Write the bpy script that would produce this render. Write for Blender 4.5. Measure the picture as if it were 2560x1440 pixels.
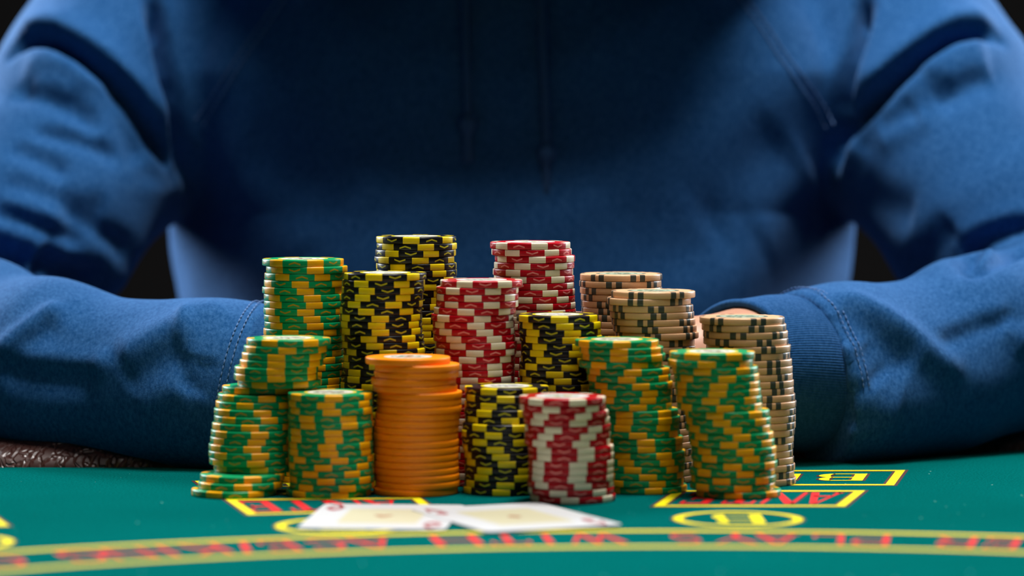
import bpy, bmesh, math, random
import numpy as np
from mathutils import Vector, Matrix

random.seed(7)
rng = np.random.default_rng(7)
for o in list(bpy.data.objects):
    bpy.data.objects.remove(o, do_unlink=True)
SC = bpy.context.scene
COL = SC.collection
PI = math.pi

# ------------------------------------------------------------------ camera
F_PX, HORIZON, CAM_H = 8150.0, 300.0, 0.1725
PITCH = math.atan((720 - HORIZON) / F_PX)
cam_d = bpy.data.cameras.new('camera')
cam = bpy.data.objects.new('camera', cam_d)
COL.objects.link(cam)
cam.location = (0, 0, CAM_H)
cam.rotation_euler = (PI / 2 - PITCH, 0, 0)
cam_d.sensor_width = 36
cam_d.lens = F_PX * 36 / 2560
cam_d.clip_start = 0.02
cam_d.clip_end = 50
cam_d.dof.use_dof = True
cam_d.dof.focus_distance = 1.575
cam_d.dof.aperture_fstop = 4.8
SC.camera = cam

# ------------------------------------------------------------------ world, lights, exposure
W = bpy.data.worlds.new('world')
SC.world = W
W.use_nodes = True
W.node_tree.nodes['Background'].inputs[0].default_value = (0.55, 0.62, 0.75, 1)
W.node_tree.nodes['Background'].inputs[1].default_value = 0.001


def area(name, loc, target, sx, sy, energy, color=(1, 1, 1), spread=180):
    l = bpy.data.lights.new(name, 'AREA')
    l.shape = 'RECTANGLE'
    l.size, l.size_y, l.energy, l.color = sx, sy, energy, color
    l.spread = math.radians(spread)          # a honeycomb grid narrows the beam
    o = bpy.data.objects.new(name, l)
    COL.objects.link(o)
    o.location = loc
    o.rotation_euler = (Vector(target) - Vector(loc)).to_track_quat('-Z', 'Y').to_euler()
    return o


area('overhead_softbox', (0.16, 1.60, 1.50), (0.06, 1.64, 0.05), 0.50, 0.28, 39, (1.0, 0.97, 0.94))
area('gridded_front_softbox', (0.10, 0.90, 1.20), (0.0, 1.34, 0.0), 0.55, 0.40, 0.30, (1.0, 0.96, 0.90), 42)
area('side_softbox_west', (-1.30, 2.75, 0.60), (-0.1, 1.75, 0.1), 0.4, 0.9, 62, (0.88, 0.94, 1.0))
area('side_softbox_east', (1.30, 2.75, 0.60), (0.1, 1.75, 0.1), 0.4, 0.9, 48, (0.88, 0.94, 1.0))
SC.view_settings.view_transform = 'Standard'
SC.view_settings.look = 'None'
SC.view_settings.gamma = 1
SC.view_settings.use_curve_mapping = False
SC.view_settings.exposure = 0.0


# ------------------------------------------------------------------ pixel <-> world helpers
CP, SP = math.cos(PITCH), math.sin(PITCH)


def ray(px, py):
    u, v = (px - 1280) / F_PX, (py - 720) / F_PX
    return np.array([u, CP - v * SP, -SP - v * CP])


def on_table(px, py, z=0.0):
    d = ray(px, py)
    t = (z - CAM_H) / d[2]
    return d[0] * t, d[1] * t


def x_at(px, y):
    return (px - 1280) / F_PX * y          # lateral position at depth y (pitch is under 3 degrees)


# ------------------------------------------------------------------ object helpers
def mesh_obj(name, verts, faces, mat=None, parent=None, smooth=True):
    me = bpy.data.meshes.new(name)
    me.from_pydata([tuple(v) for v in verts], [], [tuple(f) for f in faces])
    me.update()
    if smooth:
        me.polygons.foreach_set('use_smooth', [True] * len(me.polygons))
    if mat:
        me.materials.append(mat)
    o = bpy.data.objects.new(name, me)
    COL.objects.link(o)
    if parent:
        o.parent = parent
    return o


def bm_obj(name, bm, mat=None, parent=None, smooth=False):
    me = bpy.data.meshes.new(name)
    bm.to_mesh(me)
    bm.free()
    if smooth:
        me.polygons.foreach_set('use_smooth', [True] * len(me.polygons))
    if mat:
        me.materials.append(mat)
    o = bpy.data.objects.new(name, me)
    COL.objects.link(o)
    if parent:
        o.parent = parent
    return o


def empty(name, loc=(0, 0, 0)):
    o = bpy.data.objects.new(name, None)
    COL.objects.link(o)
    o.location = loc
    o.empty_display_size = 0.02
    return o


def tag(o, label, cat, group=None):
    o['label'] = label
    o['category'] = cat
    if group:
        o['group'] = group
    return o


# ------------------------------------------------------------------ materials
def new_mat(name):
    m = bpy.data.materials.new(name)
    m.use_nodes = True
    nt = m.node_tree
    b = nt.nodes['Principled BSDF']
    return m, nt, b


def N(nt, kind, **kw):
    n = nt.nodes.new(kind)
    for k, v in kw.items():
        setattr(n, k, v)
    return n


def math_node(nt, op, a, b=None, c=None):
    n = nt.nodes.new('ShaderNodeMath')
    n.operation = op
    for i, s in enumerate((a, b, c)):
        if s is None:
            continue
        if isinstance(s, (int, float)):
            n.inputs[i].default_value = s
        else:
            nt.links.new(s, n.inputs[i])
    return n.outputs[0]


def mixc(nt, fac, a, b):
    n = nt.nodes.new('ShaderNodeMix')
    n.data_type = 'RGBA'
    if isinstance(fac, (int, float)):
        n.inputs[0].default_value = fac
    else:
        nt.links.new(fac, n.inputs[0])
    for i, s in ((6, a), (7, b)):
        if isinstance(s, (tuple, list)):
            n.inputs[i].default_value = (*s[:3], 1)
        else:
            nt.links.new(s, n.inputs[i])
    return n.outputs[2]


def srgb(r, g, b):
    def f(c):
        c /= 255
        return c / 12.92 if c <= 0.04045 else ((c + 0.055) / 1.055) ** 2.4
    return (f(r), f(g), f(b))


def noise(nt, scale, detail=2, rough=0.5, vec=None, dim=None):
    n = nt.nodes.new('ShaderNodeTexNoise')
    n.inputs['Scale'].default_value = scale
    n.inputs['Detail'].default_value = detail
    n.inputs['Roughness'].default_value = rough
    if vec is not None:
        nt.links.new(vec, n.inputs['Vector'])
    return n.outputs['Fac']


def obj_coord(nt):
    return nt.nodes.new('ShaderNodeTexCoord').outputs['Object']


def bump(nt, b, height, strength, dist):
    n = nt.nodes.new('ShaderNodeBump')
    n.inputs['Strength'].default_value = strength
    n.inputs['Distance'].default_value = dist
    nt.links.new(height, n.inputs['Height'])
    nt.links.new(n.outputs[0], b.inputs['Normal'])


def ramp(nt, fac, stops):
    n = nt.nodes.new('ShaderNodeValToRGB')
    e = n.color_ramp.elements
    while len(e) < len(stops):
        e.new(0.5)
    for i, (p, c) in enumerate(stops):
        e[i].position = p
        e[i].color = (*c[:3], 1)
    nt.links.new(fac, n.inputs[0])
    return n.outputs[0]


def scaled(nt, vec, s):
    n = nt.nodes.new('ShaderNodeMapping')
    n.inputs['Scale'].default_value = s
    nt.links.new(vec, n.inputs['Vector'])
    return n.outputs[0]


def plain(name, color, rough=0.5, spec=0.5, grain=0.0):
    m, nt, b = new_mat(name)
    oc = obj_coord(nt)
    n = noise(nt, 900, 2, 0.5, oc)
    k = max(grain, 0.04)
    c = mixc(nt, n, tuple(x * (1 - k) for x in color), tuple(min(1, x * (1 + k)) for x in color))
    nt.links.new(c, b.inputs['Base Color'])
    b.inputs['Roughness'].default_value = rough
    b.inputs['Specular IOR Level'].default_value = spec
    return m


CHIP_R, CHIP_H = 0.0195, 0.00325


def clay(name, base, mark=None, rough=0.33):
    """moulded clay: faint grain, and printed chevrons round the edge where the chip has them"""
    m, nt, b = new_mat(name)
    oc = obj_coord(nt)
    n = noise(nt, 1500, 2, 0.6, oc)
    col = mixc(nt, n, tuple(c * 0.93 for c in base), tuple(min(1, c * 1.05) for c in base))
    if mark:
        sep = nt.nodes.new('ShaderNodeSeparateXYZ')
        nt.links.new(oc, sep.inputs[0])
        x, y, z = sep.outputs
        ang = math_node(nt, 'ARCTAN2', x, math_node(nt, 'MULTIPLY', y, -1.0))
        s = math_node(nt, 'ADD', math_node(nt, 'DIVIDE', ang, PI / 3), 6.0)
        k = math_node(nt, 'FLOOR', s)
        f = math_node(nt, 'ABSOLUTE', math_node(nt, 'SUBTRACT', math_node(nt, 'SUBTRACT', s, k), 0.5))
        par = math_node(nt, 'SUBTRACT', 1.0, math_node(nt, 'MULTIPLY', math_node(nt, 'MODULO', k, 2.0), 2.0))
        line = math_node(nt, 'MULTIPLY', par, math_node(nt, 'SUBTRACT', 0.13, math_node(nt, 'MULTIPLY', f, 2.05)))
        dz = math_node(nt, 'ABSOLUTE', math_node(nt, 'SUBTRACT', math_node(nt, 'DIVIDE', z, CHIP_H), line))
        rr = math_node(nt, 'SQRT', math_node(nt, 'ADD', math_node(nt, 'POWER', x, 2.0), math_node(nt, 'POWER', y, 2.0)))
        mask = math_node(nt, 'MULTIPLY', math_node(nt, 'LESS_THAN', dz, 0.115), math_node(nt, 'LESS_THAN', f, 0.14))
        mask = math_node(nt, 'MULTIPLY', mask, math_node(nt, 'GREATER_THAN', rr, CHIP_R * 0.97))
        col = mixc(nt, mask, col, mark)
    nt.links.new(col, b.inputs['Base Color'])
    b.inputs['Roughness'].default_value = rough
    b.inputs['Specular IOR Level'].default_value = 0.32
    return m


def inlay_mat(name, ring, paper, ink1, ink2, ring_in=0.875):
    m, nt, b = new_mat(name)
    oc = obj_coord(nt)
    sep = nt.nodes.new('ShaderNodeSeparateXYZ')
    nt.links.new(oc, sep.inputs[0])
    x, y, z = sep.outputs
    rr = math_node(nt, 'DIVIDE', math_node(nt, 'SQRT', math_node(nt, 'ADD', math_node(nt, 'POWER', x, 2.0), math_node(nt, 'POWER', y, 2.0))), CHIP_R * 0.62)
    v = nt.nodes.new('ShaderNodeTexVoronoi')
    v.inputs['Scale'].default_value = 260
    nt.links.new(oc, v.inputs['Vector'])
    n = noise(nt, 210, 1, 0.5, oc)
    ink = mixc(nt, math_node(nt, 'GREATER_THAN', n, 0.52), ink1, ink2)
    blot = math_node(nt, 'MULTIPLY', math_node(nt, 'GREATER_THAN', noise(nt, 330, 1, 0.5, oc), 0.47), math_node(nt, 'LESS_THAN', rr, 0.66))
    col = mixc(nt, blot, paper, ink)
    col = mixc(nt, math_node(nt, 'GREATER_THAN', rr, ring_in), col, ring)
    nt.links.new(col, b.inputs['Base Color'])
    b.inputs['Roughness'].default_value = 0.3
    return m


GREEN = (0.0, 0.28, 0.095)
AMBER = (0.88, 0.40, 0.002)
M = {}
M['green'] = clay('green_clay', GREEN, (0.42, 0.24, 0.004))
M['amber'] = clay('amber_clay', AMBER)
M['black'] = clay('black_clay', (0.006, 0.006, 0.009), (0.50, 0.46, 0.012))
M['yellow'] = clay('yellow_clay', (0.80, 0.60, 0.003))
M['red'] = clay('red_clay', (0.42, 0.001, 0.009), (0.72, 0.22, 0.20))
M['cream'] = clay('cream_clay', (0.78, 0.70, 0.52))
M['tan'] = clay('tan_clay', (0.72, 0.42, 0.23))
M['charcoal'] = clay('charcoal_clay', (0.055, 0.06, 0.05))
M['orange'] = clay('orange_clay', (0.95, 0.25, 0.0), rough=0.42)
M['inlay_green'] = inlay_mat('green_chip_label', (0.85, 0.62, 0.05), (0.72, 0.72, 0.66), (0.10, 0.28, 0.18), (0.25, 0.12, 0.06))
M['inlay_black'] = inlay_mat('black_chip_label', (0.80, 0.70, 0.02), (0.75, 0.75, 0.72), (0.15, 0.30, 0.20), (0.35, 0.25, 0.30))
M['inlay_red'] = inlay_mat('red_chip_label', (0.80, 0.78, 0.76), (0.72, 0.75, 0.74), (0.12, 0.28, 0.20), (0.45, 0.35, 0.12))
M['inlay_tan'] = inlay_mat('tan_chip_label', (0.15, 0.20, 0.14), (0.45, 0.52, 0.38), (0.05, 0.16, 0.07), (0.12, 0.12, 0.10))
M['inlay_orange'] = inlay_mat('orange_chip_label', (0.75, 0.74, 0.72), (0.74, 0.74, 0.72), (0.03, 0.22, 0.13), (0.35, 0.18, 0.12), 0.95)


def felt_mat():
    m, nt, b = new_mat('green_felt')
    oc = obj_coord(nt)
    big = noise(nt, 9, 3, 0.6, oc)
    fib = noise(nt, 1000, 4, 0.75, scaled(nt, oc, (1.0, 0.5, 1.0)))
    c = mixc(nt, big, (0.0004, 0.082, 0.078), (0.0008, 0.122, 0.114))
    c = mixc(nt, ramp(nt, fib, [(0.38, (0, 0, 0)), (0.66, (0.8, 0.8, 0.8))]), c, (0.0005, 0.042, 0.037))
    lint = math_node(nt, 'GREATER_THAN', noise(nt, 420, 0, 0.5, oc), 0.885)
    c = mixc(nt, lint, c, (0.25, 0.45, 0.42))
    nt.links.new(c, b.inputs['Base Color'])
    b.inputs['Roughness'].default_value = 0.95
    b.inputs['Specular IOR Level'].default_value = 0.0
    b.inputs['Sheen Weight'].default_value = 0.06
    b.inputs['Sheen Roughness'].default_value = 0.5
    b.inputs['Sheen Tint'].default_value = (0.0, 0.9, 0.8, 1)
    bump(nt, b, fib, 0.8, 0.0008)
    return m


def leather_mat():
    m, nt, b = new_mat('brown_leather')
    oc = obj_coord(nt)
    v = nt.nodes.new('ShaderNodeTexVoronoi')
    v.feature = 'DISTANCE_TO_EDGE'
    v.inputs['Scale'].default_value = 140
    warp = noise(nt, 40, 3, 0.6, oc)
    add = nt.nodes.new('ShaderNodeVectorMath')
    add.operation = 'MULTIPLY_ADD'
    nt.links.new(warp, add.inputs[0])
    add.inputs[1].default_value = (0.03, 0.03, 0.03)
    nt.links.new(scaled(nt, oc, (1.6, 0.8, 0.8)), add.inputs[2])
    nt.links.new(add.outputs[0], v.inputs['Vector'])
    c = mixc(nt, warp, (0.030, 0.010, 0.007), (0.055, 0.017, 0.012))
    nt.links.new(c, b.inputs['Base Color'])
    b.inputs['Roughness'].default_value = 0.38
    b.inputs['Specular IOR Level'].default_value = 0.6
    h = math_node(nt, 'MINIMUM', math_node(nt, 'MULTIPLY', v.outputs['Distance'], 6.0), 1.0)
    h = math_node(nt, 'ADD', h, math_node(nt, 'MULTIPLY', noise(nt, 25, 3, 0.6, oc), 1.2))
    bump(nt, b, h, 0.55, 0.0013)
    return m


def fabric_mat(name, a, bcol, rib=False):
    m, nt, b = new_mat(name)
    oc = obj_coord(nt)
    heather = noise(nt, 620, 5, 0.8, scaled(nt, oc, (1.0, 0.8, 0.55)))
    patch = noise(nt, 22, 3, 0.6, oc)
    fac = ramp(nt, heather, [(0.38, (0, 0, 0)), (0.66, (1, 1, 1))])
    c = mixc(nt, fac, a, bcol)
    c = mixc(nt, math_node(nt, 'MULTIPLY', patch, 0.35), c, tuple(x * 0.6 for x in a))
    nt.links.new(c, b.inputs['Base Color'])
    b.inputs['Roughness'].default_value = 0.92
    b.inputs['Specular IOR Level'].default_value = 0.1
    b.inputs['Sheen Weight'].default_value = 0.25
    b.inputs['Sheen Roughness'].default_value = 0.45
    b.inputs['Sheen Tint'].default_value = (0.30, 0.55, 1.0, 1)
    bump(nt, b, heather, 0.55, 0.0008)
    return m


def skin_mat():
    m, nt, b = new_mat('skin')
    oc = obj_coord(nt)
    c = mixc(nt, noise(nt, 120, 3, 0.6, oc), (0.42, 0.20, 0.12), (0.56, 0.29, 0.19))
    nt.links.new(c, b.inputs['Base Color'])
    b.inputs['Roughness'].default_value = 0.5
    b.inputs['Subsurface Weight'].default_value = 0.15
    b.inputs['Subsurface Radius'].default_value = (0.008, 0.003, 0.002)
    return m


M['felt'] = felt_mat()
M['leather'] = leather_mat()
M['fabric'] = fabric_mat('blue_sweat_fabric', (0.004, 0.060, 0.20), (0.040, 0.150, 0.375))
M['rib'] = fabric_mat('blue_rib_knit', (0.005, 0.058, 0.19), (0.030, 0.120, 0.31))
M['thread'] = plain('pale_blue_thread', (0.10, 0.20, 0.42), 0.8, 0.2)
M['cord'] = plain('blue_cord', (0.025, 0.085, 0.22), 0.85, 0.15, 0.2)
M['skin'] = skin_mat()
M['hair'] = plain('dark_hair', (0.012, 0.008, 0.006), 0.5, 0.4, 0.3)
M['eye'] = plain('eye_white', (0.7, 0.68, 0.65), 0.2)
M['yellow_print'] = plain('yellow_table_print', (0.66, 0.56, 0.001), 0.85, 0.15, 0.15)
M['brown_print'] = plain('brown_print_outline', (0.060, 0.022, 0.022), 0.9, 0.15, 0.3)
M['red_print'] = plain('red_table_print', (0.62, 0.008, 0.010), 0.85, 0.15, 0.15)
M['wall'] = plain('dark_wall_paint', (0.009, 0.008, 0.0075), 0.9, 0.2)
M['card'] = plain('white_card_stock', (0.50, 0.51, 0.52), 0.45, 0.4)
M['card_panel'] = plain('cream_card_panel', (0.49, 0.46, 0.31), 0.45, 0.4)
M['card_red'] = plain('red_card_ink', (0.30, 0.006, 0.02), 0.45, 0.4)
M['card_pip'] = plain('pale_red_pip', (0.34, 0.17, 0.09), 0.45, 0.4)

# ------------------------------------------------------------------ setting
bm = bmesh.new()
bmesh.ops.create_cube(bm, size=1)
for v in bm.verts:
    v.co = Vector((v.co.x * 7, 4.2 + v.co.y * 0.1, 1.3 + v.co.z * 4.2))
w = bm_obj('wall_back', bm, M['wall'])
w['kind'] = 'structure'
for nm, sx, sy, sz, cx, cy, cz in (('wall_left', 0.1, 7.2, 4.2, -3.5, 0.7, 1.3), ('wall_right', 0.1, 7.2, 4.2, 3.5, 0.7, 1.3), ('wall_front', 7, 0.1, 4.2, 0, -2.9, 1.3), ('floor', 7, 7.2, 0.06, 0, 0.7, -0.79)):
    bm = bmesh.new()
    bmesh.ops.create_cube(bm, size=1)
    for v in bm.verts:
        v.co = Vector((cx + v.co.x * sx, cy + v.co.y * sy, cz + v.co.z * sz))
    w = bm_obj(nm, bm, M['wall'])
    w['kind'] = 'structure'

# ------------------------------------------------------------------ table
table = empty('poker_table', (0, 1.2, 0))
tag(table, 'green felt poker table with printed betting boxes and padded brown leather rail', 'table')


def edge_y(x):
    if x < -0.2:
        return 1.613 + 0.10 * (x + 0.2) ** 2
    if x < 0.35:
        return 1.613 + 0.373 * (x + 0.2) ** 2
    return 1.613 + 0.373 * 0.55 ** 2 + (x - 0.35) * 0.41


def local(o):
    """parent to the table, keeping world coordinates in the mesh"""
    o.parent = table
    o.matrix_parent_inverse = Matrix.Translation((0, -1.2, 0))
    return o


xs = np.linspace(-0.75, 0.75, 61)
vs, fs = [], []
for x in xs:
    ys = np.linspace(0.42, edge_y(x) + 0.012, 14)
    for y in ys:
        vs.append((x, y, 0.0))
for i in range(60):
    for j in range(13):
        a = i * 14 + j
        fs.append((a, a + 14, a + 15, a + 1))
nb = len(vs)
vs += [(x, y, -0.03) for x, y, z in vs]
fs += [tuple(k + nb for k in f[::-1]) for f in fs]
rim = [j for j in range(14)] + [i * 14 + 13 for i in range(1, 61)] + [60 * 14 + j for j in range(12, -1, -1)] + [i * 14 for i in range(59, 0, -1)]
for k in range(len(rim)):
    a, b_ = rim[k], rim[(k + 1) % len(rim)]
    fs.append((a, b_, b_ + nb, a + nb))
local(mesh_obj('felt_top', vs, fs, M['felt'], smooth=False))
for cx in (-0.42, 0.42):
    for nm, hz, z0, hx, hy in (('pedestal', 0.70, -0.38, 0.05, 0.16), ('foot', 0.04, -0.745, 0.10, 0.32)):
        bm = bmesh.new()
        bmesh.ops.create_cube(bm, size=1)
        for v in bm.verts:
            v.co = Vector((cx + v.co.x * hx * 2, 1.05 + v.co.y * hy * 2, z0 + v.co.z * hz))
        local(bm_obj(nm, bm, M['wall']))

# padded rail: a soft profile swept along the far edge
prof = [(0.002, -0.012), (0.0, -0.002), (0.003, 0.004), (0.010, 0.0080), (0.020, 0.0108), (0.034, 0.0125), (0.055, 0.0128), (0.080, 0.0120),
        (0.105, 0.009), (0.122, 0.002), (0.128, -0.012), (0.122, -0.028), (0.10, -0.038), (0.05, -0.040), (0.01, -0.03)]
vs, fs = [], []
rx = np.linspace(-0.75, 0.75, 151)
for x in rx:
    e = edge_y(x)
    g = (edge_y(x + 1e-3) - edge_y(x - 1e-3)) / 2e-3
    nx, ny = -g / math.hypot(1, g), 1 / math.hypot(1, g)
    wob = 0.0012 * math.sin(x * 47) + 0.0008 * math.sin(x * 113 + 1)
    for a, z in prof:
        vs.append((x + nx * a, e + ny * a, z + (wob if z > 0.008 else 0)))
n = len(prof)
for i in range(150):
    for j in range(n):
        a, b_ = i * n + j, i * n + (j + 1) % n
        fs.append((a, a + n, b_ + n, b_))
local(mesh_obj('padded_rail', vs, fs, M['leather']))


# --- printing on the felt (flat print; serif letters drawn from thick and thin strokes)
def box(x0, y0, x1, y1):
    return [(x0, y0), (x1, y0), (x1, y1), (x0, y1)]


def ring_poly(cx, cy, rx_, ry_, tx, ty, a0, a1, n=14):
    out = []
    for i in range(n):
        t0, t1 = a0 + (a1 - a0) * i / n, a0 + (a1 - a0) * (i + 1) / n
        q = []
        for t, k in ((t0, 0), (t1, 0), (t1, 1), (t0, 1)):
            q.append((cx + (rx_ - tx * k) * math.cos(t), cy + (ry_ - ty * k) * math.sin(t)))
        out.append(q)
    return out


def glyphs(k):
    """serif capitals on a unit square; k is the width of the heavy strokes"""
    return {
        'A': [[(0.51 - k * 0.4, 1), (0.51 + k * 0.4, 1), (1.0, 0), (1.0 - k, 0)], [(0.40, 1), (0.50, 1), (0.14, 0), (0.04, 0)], box(0.2, 0.28, 0.8, 0.36), box(0.0, 0, 0.25, 0.06)],
        'B': [box(0.0, 0, k, 1), box(k, 0.93, 0.7, 1), box(k, 0.48, 0.72, 0.56), box(k, 0, 0.72, 0.07)] + ring_poly(0.68, 0.75, 0.27, 0.25, k * 0.9, 0.07, -PI / 2, PI / 2, 8) + ring_poly(0.68, 0.27, 0.32, 0.27, k, 0.07, -PI / 2, PI / 2, 8),
        'C': ring_poly(0.5, 0.5, 0.5, 0.5, k, 0.08, 0.25 * PI, 1.75 * PI, 18) + [box(0.80, 0.68, 0.9, 0.95), box(0.82, 0.08, 0.9, 0.25)],
        'D': [box(0.0, 0, k, 1), box(k, 0.93, 0.5, 1), box(k, 0, 0.5, 0.07)] + ring_poly(0.48, 0.5, 0.52, 0.5, k, 0.08, -PI / 2, PI / 2, 12),
        'E': [box(0.05, 0, 0.05 + k, 1), box(0.05 + k, 0.93, 0.95, 1), box(0.05 + k, 0.48, 0.75, 0.55), box(0.05 + k, 0, 0.98, 0.07), box(0.86, 0.74, 0.95, 0.93), box(0.68, 0.38, 0.75, 0.65), box(0.88, 0.07, 0.98, 0.27)],
        'G': ring_poly(0.5, 0.5, 0.5, 0.5, k, 0.08, 0.25 * PI, 1.72 * PI, 18) + [box(0.94 - k, 0.05, 0.94, 0.45), box(0.55, 0.40, 1.0, 0.46), box(0.80, 0.68, 0.9, 0.95)],
        'H': [box(0.0, 0, k, 1), box(1 - k, 0, 1.0, 1), box(k, 0.46, 1 - k, 0.54)],
        'I': [box(0.5 - 1.4 * k, 0, 0.5 + 1.4 * k, 1)],
        'K': [box(0.0, 0, k, 1), [(k, 0.38), (k, 0.50), (0.78, 1.0), (0.92, 1.0)], [(0.38, 0.58), (0.38 + k * 0.8, 0.70), (1.0, 0.0), (1 - k, 0.0)]],
        'L': [box(0.05, 0, 0.05 + k, 1), box(0.05 + k, 0, 0.95, 0.07), box(0.86, 0.07, 0.97, 0.3)],
        'N': [box(0.02, 0, 0.12, 1), box(0.88, 0, 0.98, 1), [(0.0, 1), (k * 1.1, 1), (0.98, 0), (0.98 - k * 0.8, 0)]],
        'O': ring_poly(0.5, 0.5, 0.5, 0.5, k, 0.08, 0, 2 * PI, 24),
        'P': [box(0.0, 0, k, 1), box(k, 0.93, 0.65, 1), box(k, 0.42, 0.65, 0.49)] + ring_poly(0.64, 0.71, 0.34, 0.29, k, 0.07, -PI / 2, PI / 2, 8),
        'R': [box(0.0, 0, k, 1), box(k, 0.93, 0.65, 1), box(k, 0.45, 0.65, 0.52), [(0.5, 0.48), (0.5 + k * 0.8, 0.50), (1.02, 0), (1.02 - k, 0)]] + ring_poly(0.62, 0.73, 0.33, 0.27, k, 0.07, -PI / 2, PI / 2, 8),
        'S': ring_poly(0.5, 0.74, 0.42, 0.26, k * 0.8, 0.08, 0.2 * PI, 1.5 * PI, 12) + ring_poly(0.5, 0.27, 0.46, 0.27, k * 0.8, 0.08, -0.8 * PI, 0.5 * PI, 12),
        'T': [box(0.51 - k / 2, 0, 0.51 + k / 2, 1), box(0.0, 0.93, 1.0, 1), box(0.0, 0.74, 0.09, 0.93), box(0.91, 0.74, 1.0, 0.93)],
        'W': [[(0.0, 1), (k * 0.8, 1), (0.42, 0), (0.42 - k * 0.6, 0)], [(0.42, 0.0), (0.36, 0.0), (0.48, 0.9), (0.54, 0.9)], [(0.44, 1), (0.44 + k * 0.8, 1), (0.82, 0), (0.82 - k * 0.6, 0)], [(0.82, 0), (0.76, 0), (0.93, 1), (1.0, 1)]],
        'Y': [box(0.52 - k / 2, 0, 0.52 + k / 2, 0.46), [(0.0, 1), (k, 1), (0.52 + k / 2, 0.44), (0.52 - k / 2, 0.44)], [(0.56, 0.46), (0.64, 0.46), (1.0, 1), (0.90, 1)]],
        '/': [[(0.0, 0), (0.35, 0), (1.0, 1), (0.65, 1)]],
    }


GL = glyphs(0.25)
GL_THIN = glyphs(0.16)
Z_OUT, Z_INK = 0.00010, 0.00020


def print_mesh(name, quads, mat, z):
    vs, fs = [], []
    for q in quads:
        b0 = len(vs)
        vs += [(x, y, z) for x, y in q]
        area2 = sum(q[i][0] * q[(i + 1) % len(q)][1] - q[(i + 1) % len(q)][0] * q[i][1] for i in range(len(q)))
        idx = list(range(b0, b0 + len(q)))
        fs.append(idx if area2 > 0 else idx[::-1])
    o = local(mesh_obj(name, vs, fs, mat, smooth=False))
    return o


def inset(q, w_):
    """offset a convex quad inwards (negative: outwards) by w_"""
    P = [np.array(p) for p in q]
    c = sum(P) / len(P)
    lines = []
    for i in range(4):
        a, b_ = P[i], P[(i + 1) % 4]
        d = (b_ - a) / np.linalg.norm(b_ - a)
        nrm = np.array([-d[1], d[0]])
        if np.dot(c - a, nrm) < 0:
            nrm = -nrm
        lines.append((a + nrm * w_, d))
    out = []
    for i in range(4):
        (a, d), (b_, e) = lines[i - 1], lines[i]
        A = np.array([[d[0], -e[0]], [d[1], -e[1]]])
        t = np.linalg.solve(A, b_ - a)
        out.append(a + d * t[0])
    return out


def frame_quads(outer, inner):
    return [[outer[i], outer[(i + 1) % 4], inner[(i + 1) % 4], inner[i]] for i in range(4)]


def bilin(q, s, t):
    a, b_, c, d = [np.array(p) for p in q]      # near-left, near-right, far-right, far-left
    return (a * (1 - s) + b_ * s) * (1 - t) + (d * (1 - s) + c * s) * t


def betting_box(name, px, text, color, s0=0.5):
    q = [np.array(on_table(*p)) for p in px]
    o = print_mesh(name, frame_quads(inset(q, -0.0015), inset(q, 0.0056)), M['brown_print'], Z_OUT)
    f = print_mesh('yellow_frame', frame_quads(q, inset(q, 0.0043)), M['yellow_print'], Z_INK)
    f.parent = o
    f.matrix_parent_inverse = Matrix.Identity(4)
    for ch, s, wd, t0, t1 in text:
        for nm, mt, z, g in (('letter_outline', M['brown_print'], Z_OUT, 0.012), ('letter', color, Z_INK, 0.0)):
            quads = []
            for poly in GL[ch]:
                pp = []
                cx_ = sum(u for u, v in poly) / len(poly)
                cy_ = sum(v for u, v in poly) / len(poly)
                for u, v in poly:
                    u2, v2 = u + math.copysign(g * 5, u - cx_) if g else u, v + (math.copysign(g, v - cy_) if g else 0)
                    pp.append(bilin(q, s - (u2 - 0.5) * wd, t1 - (t1 - t0) * v2))
                quads.append(pp)
            l = print_mesh(nm, quads, mt, z)
            l.parent = o
            l.matrix_parent_inverse = Matrix.Identity(4)
    return o


def ante(pos):
    return [(c, s, 0.165 if c != 'N' else 0.185, 0.16, 0.86) for c, s in zip('ANTE', pos)]


betting_box('ante_box', [(620, 1288), (1090, 1275), (1050, 1245), (563, 1249)], ante((0.77, 0.57, 0.345, 0.125)), M['red_print'])
betting_box('ante_box', [(1633, 1267), (2112, 1267), (2163, 1227), (1690, 1227)], ante((0.815, 0.625, 0.415, 0.19)), M['red_print'])
bet = [('B', 0.69, 0.25, 0.30, 0.76), ('E', 0.365, 0.22, 0.30, 0.76), ('T', 0.11, 0.19, 0.30, 0.76)]
betting_box('bet_box', [(1760, 1214), (2235, 1214), (2263, 1176), (1790, 1177)], bet, M['yellow_print'])
betting_box('bet_box', [(535, 1240), (1045, 1229), (1012, 1196), (487, 1203)], bet, M['yellow_print'])
betting_box('ante_box', [(-480, 1330), (24, 1316), (-20, 1284), (-540, 1294)], ante((0.77, 0.57, 0.345, 0.125)), M['red_print'])


def bet_circle(px, py, r):
    cx, cy = on_table(px, py)
    o = print_mesh('bonus_circle', ring_poly(cx, cy, r + 0.001, r + 0.001, 0.0058, 0.0058, 0, 2 * PI, 64), M['brown_print'], Z_OUT)
    f = print_mesh('yellow_ring', ring_poly(cx, cy, r, r, 0.0042, 0.0042, 0, 2 * PI, 64), M['yellow_print'], Z_INK)
    quads = [[(cx - (u - 0.5) * 0.022, cy - (v - 0.5) * 0.033) for u, v in poly] for poly in GL['B']]
    l = print_mesh('letter', quads, M['yellow_print'], Z_INK)
    for k in (f, l):
        k.parent = o
        k.matrix_parent_inverse = Matrix.Identity(4)


bet_circle(1845, 1298, 0.0282)
bet_circle(853, 1315, 0.0282)
bet_circle(-138, 1358, 0.0282)

ARC_C, ARC_R1, ARC_R0 = (0.0668, 0.7947), 0.568, 0.5177


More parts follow.
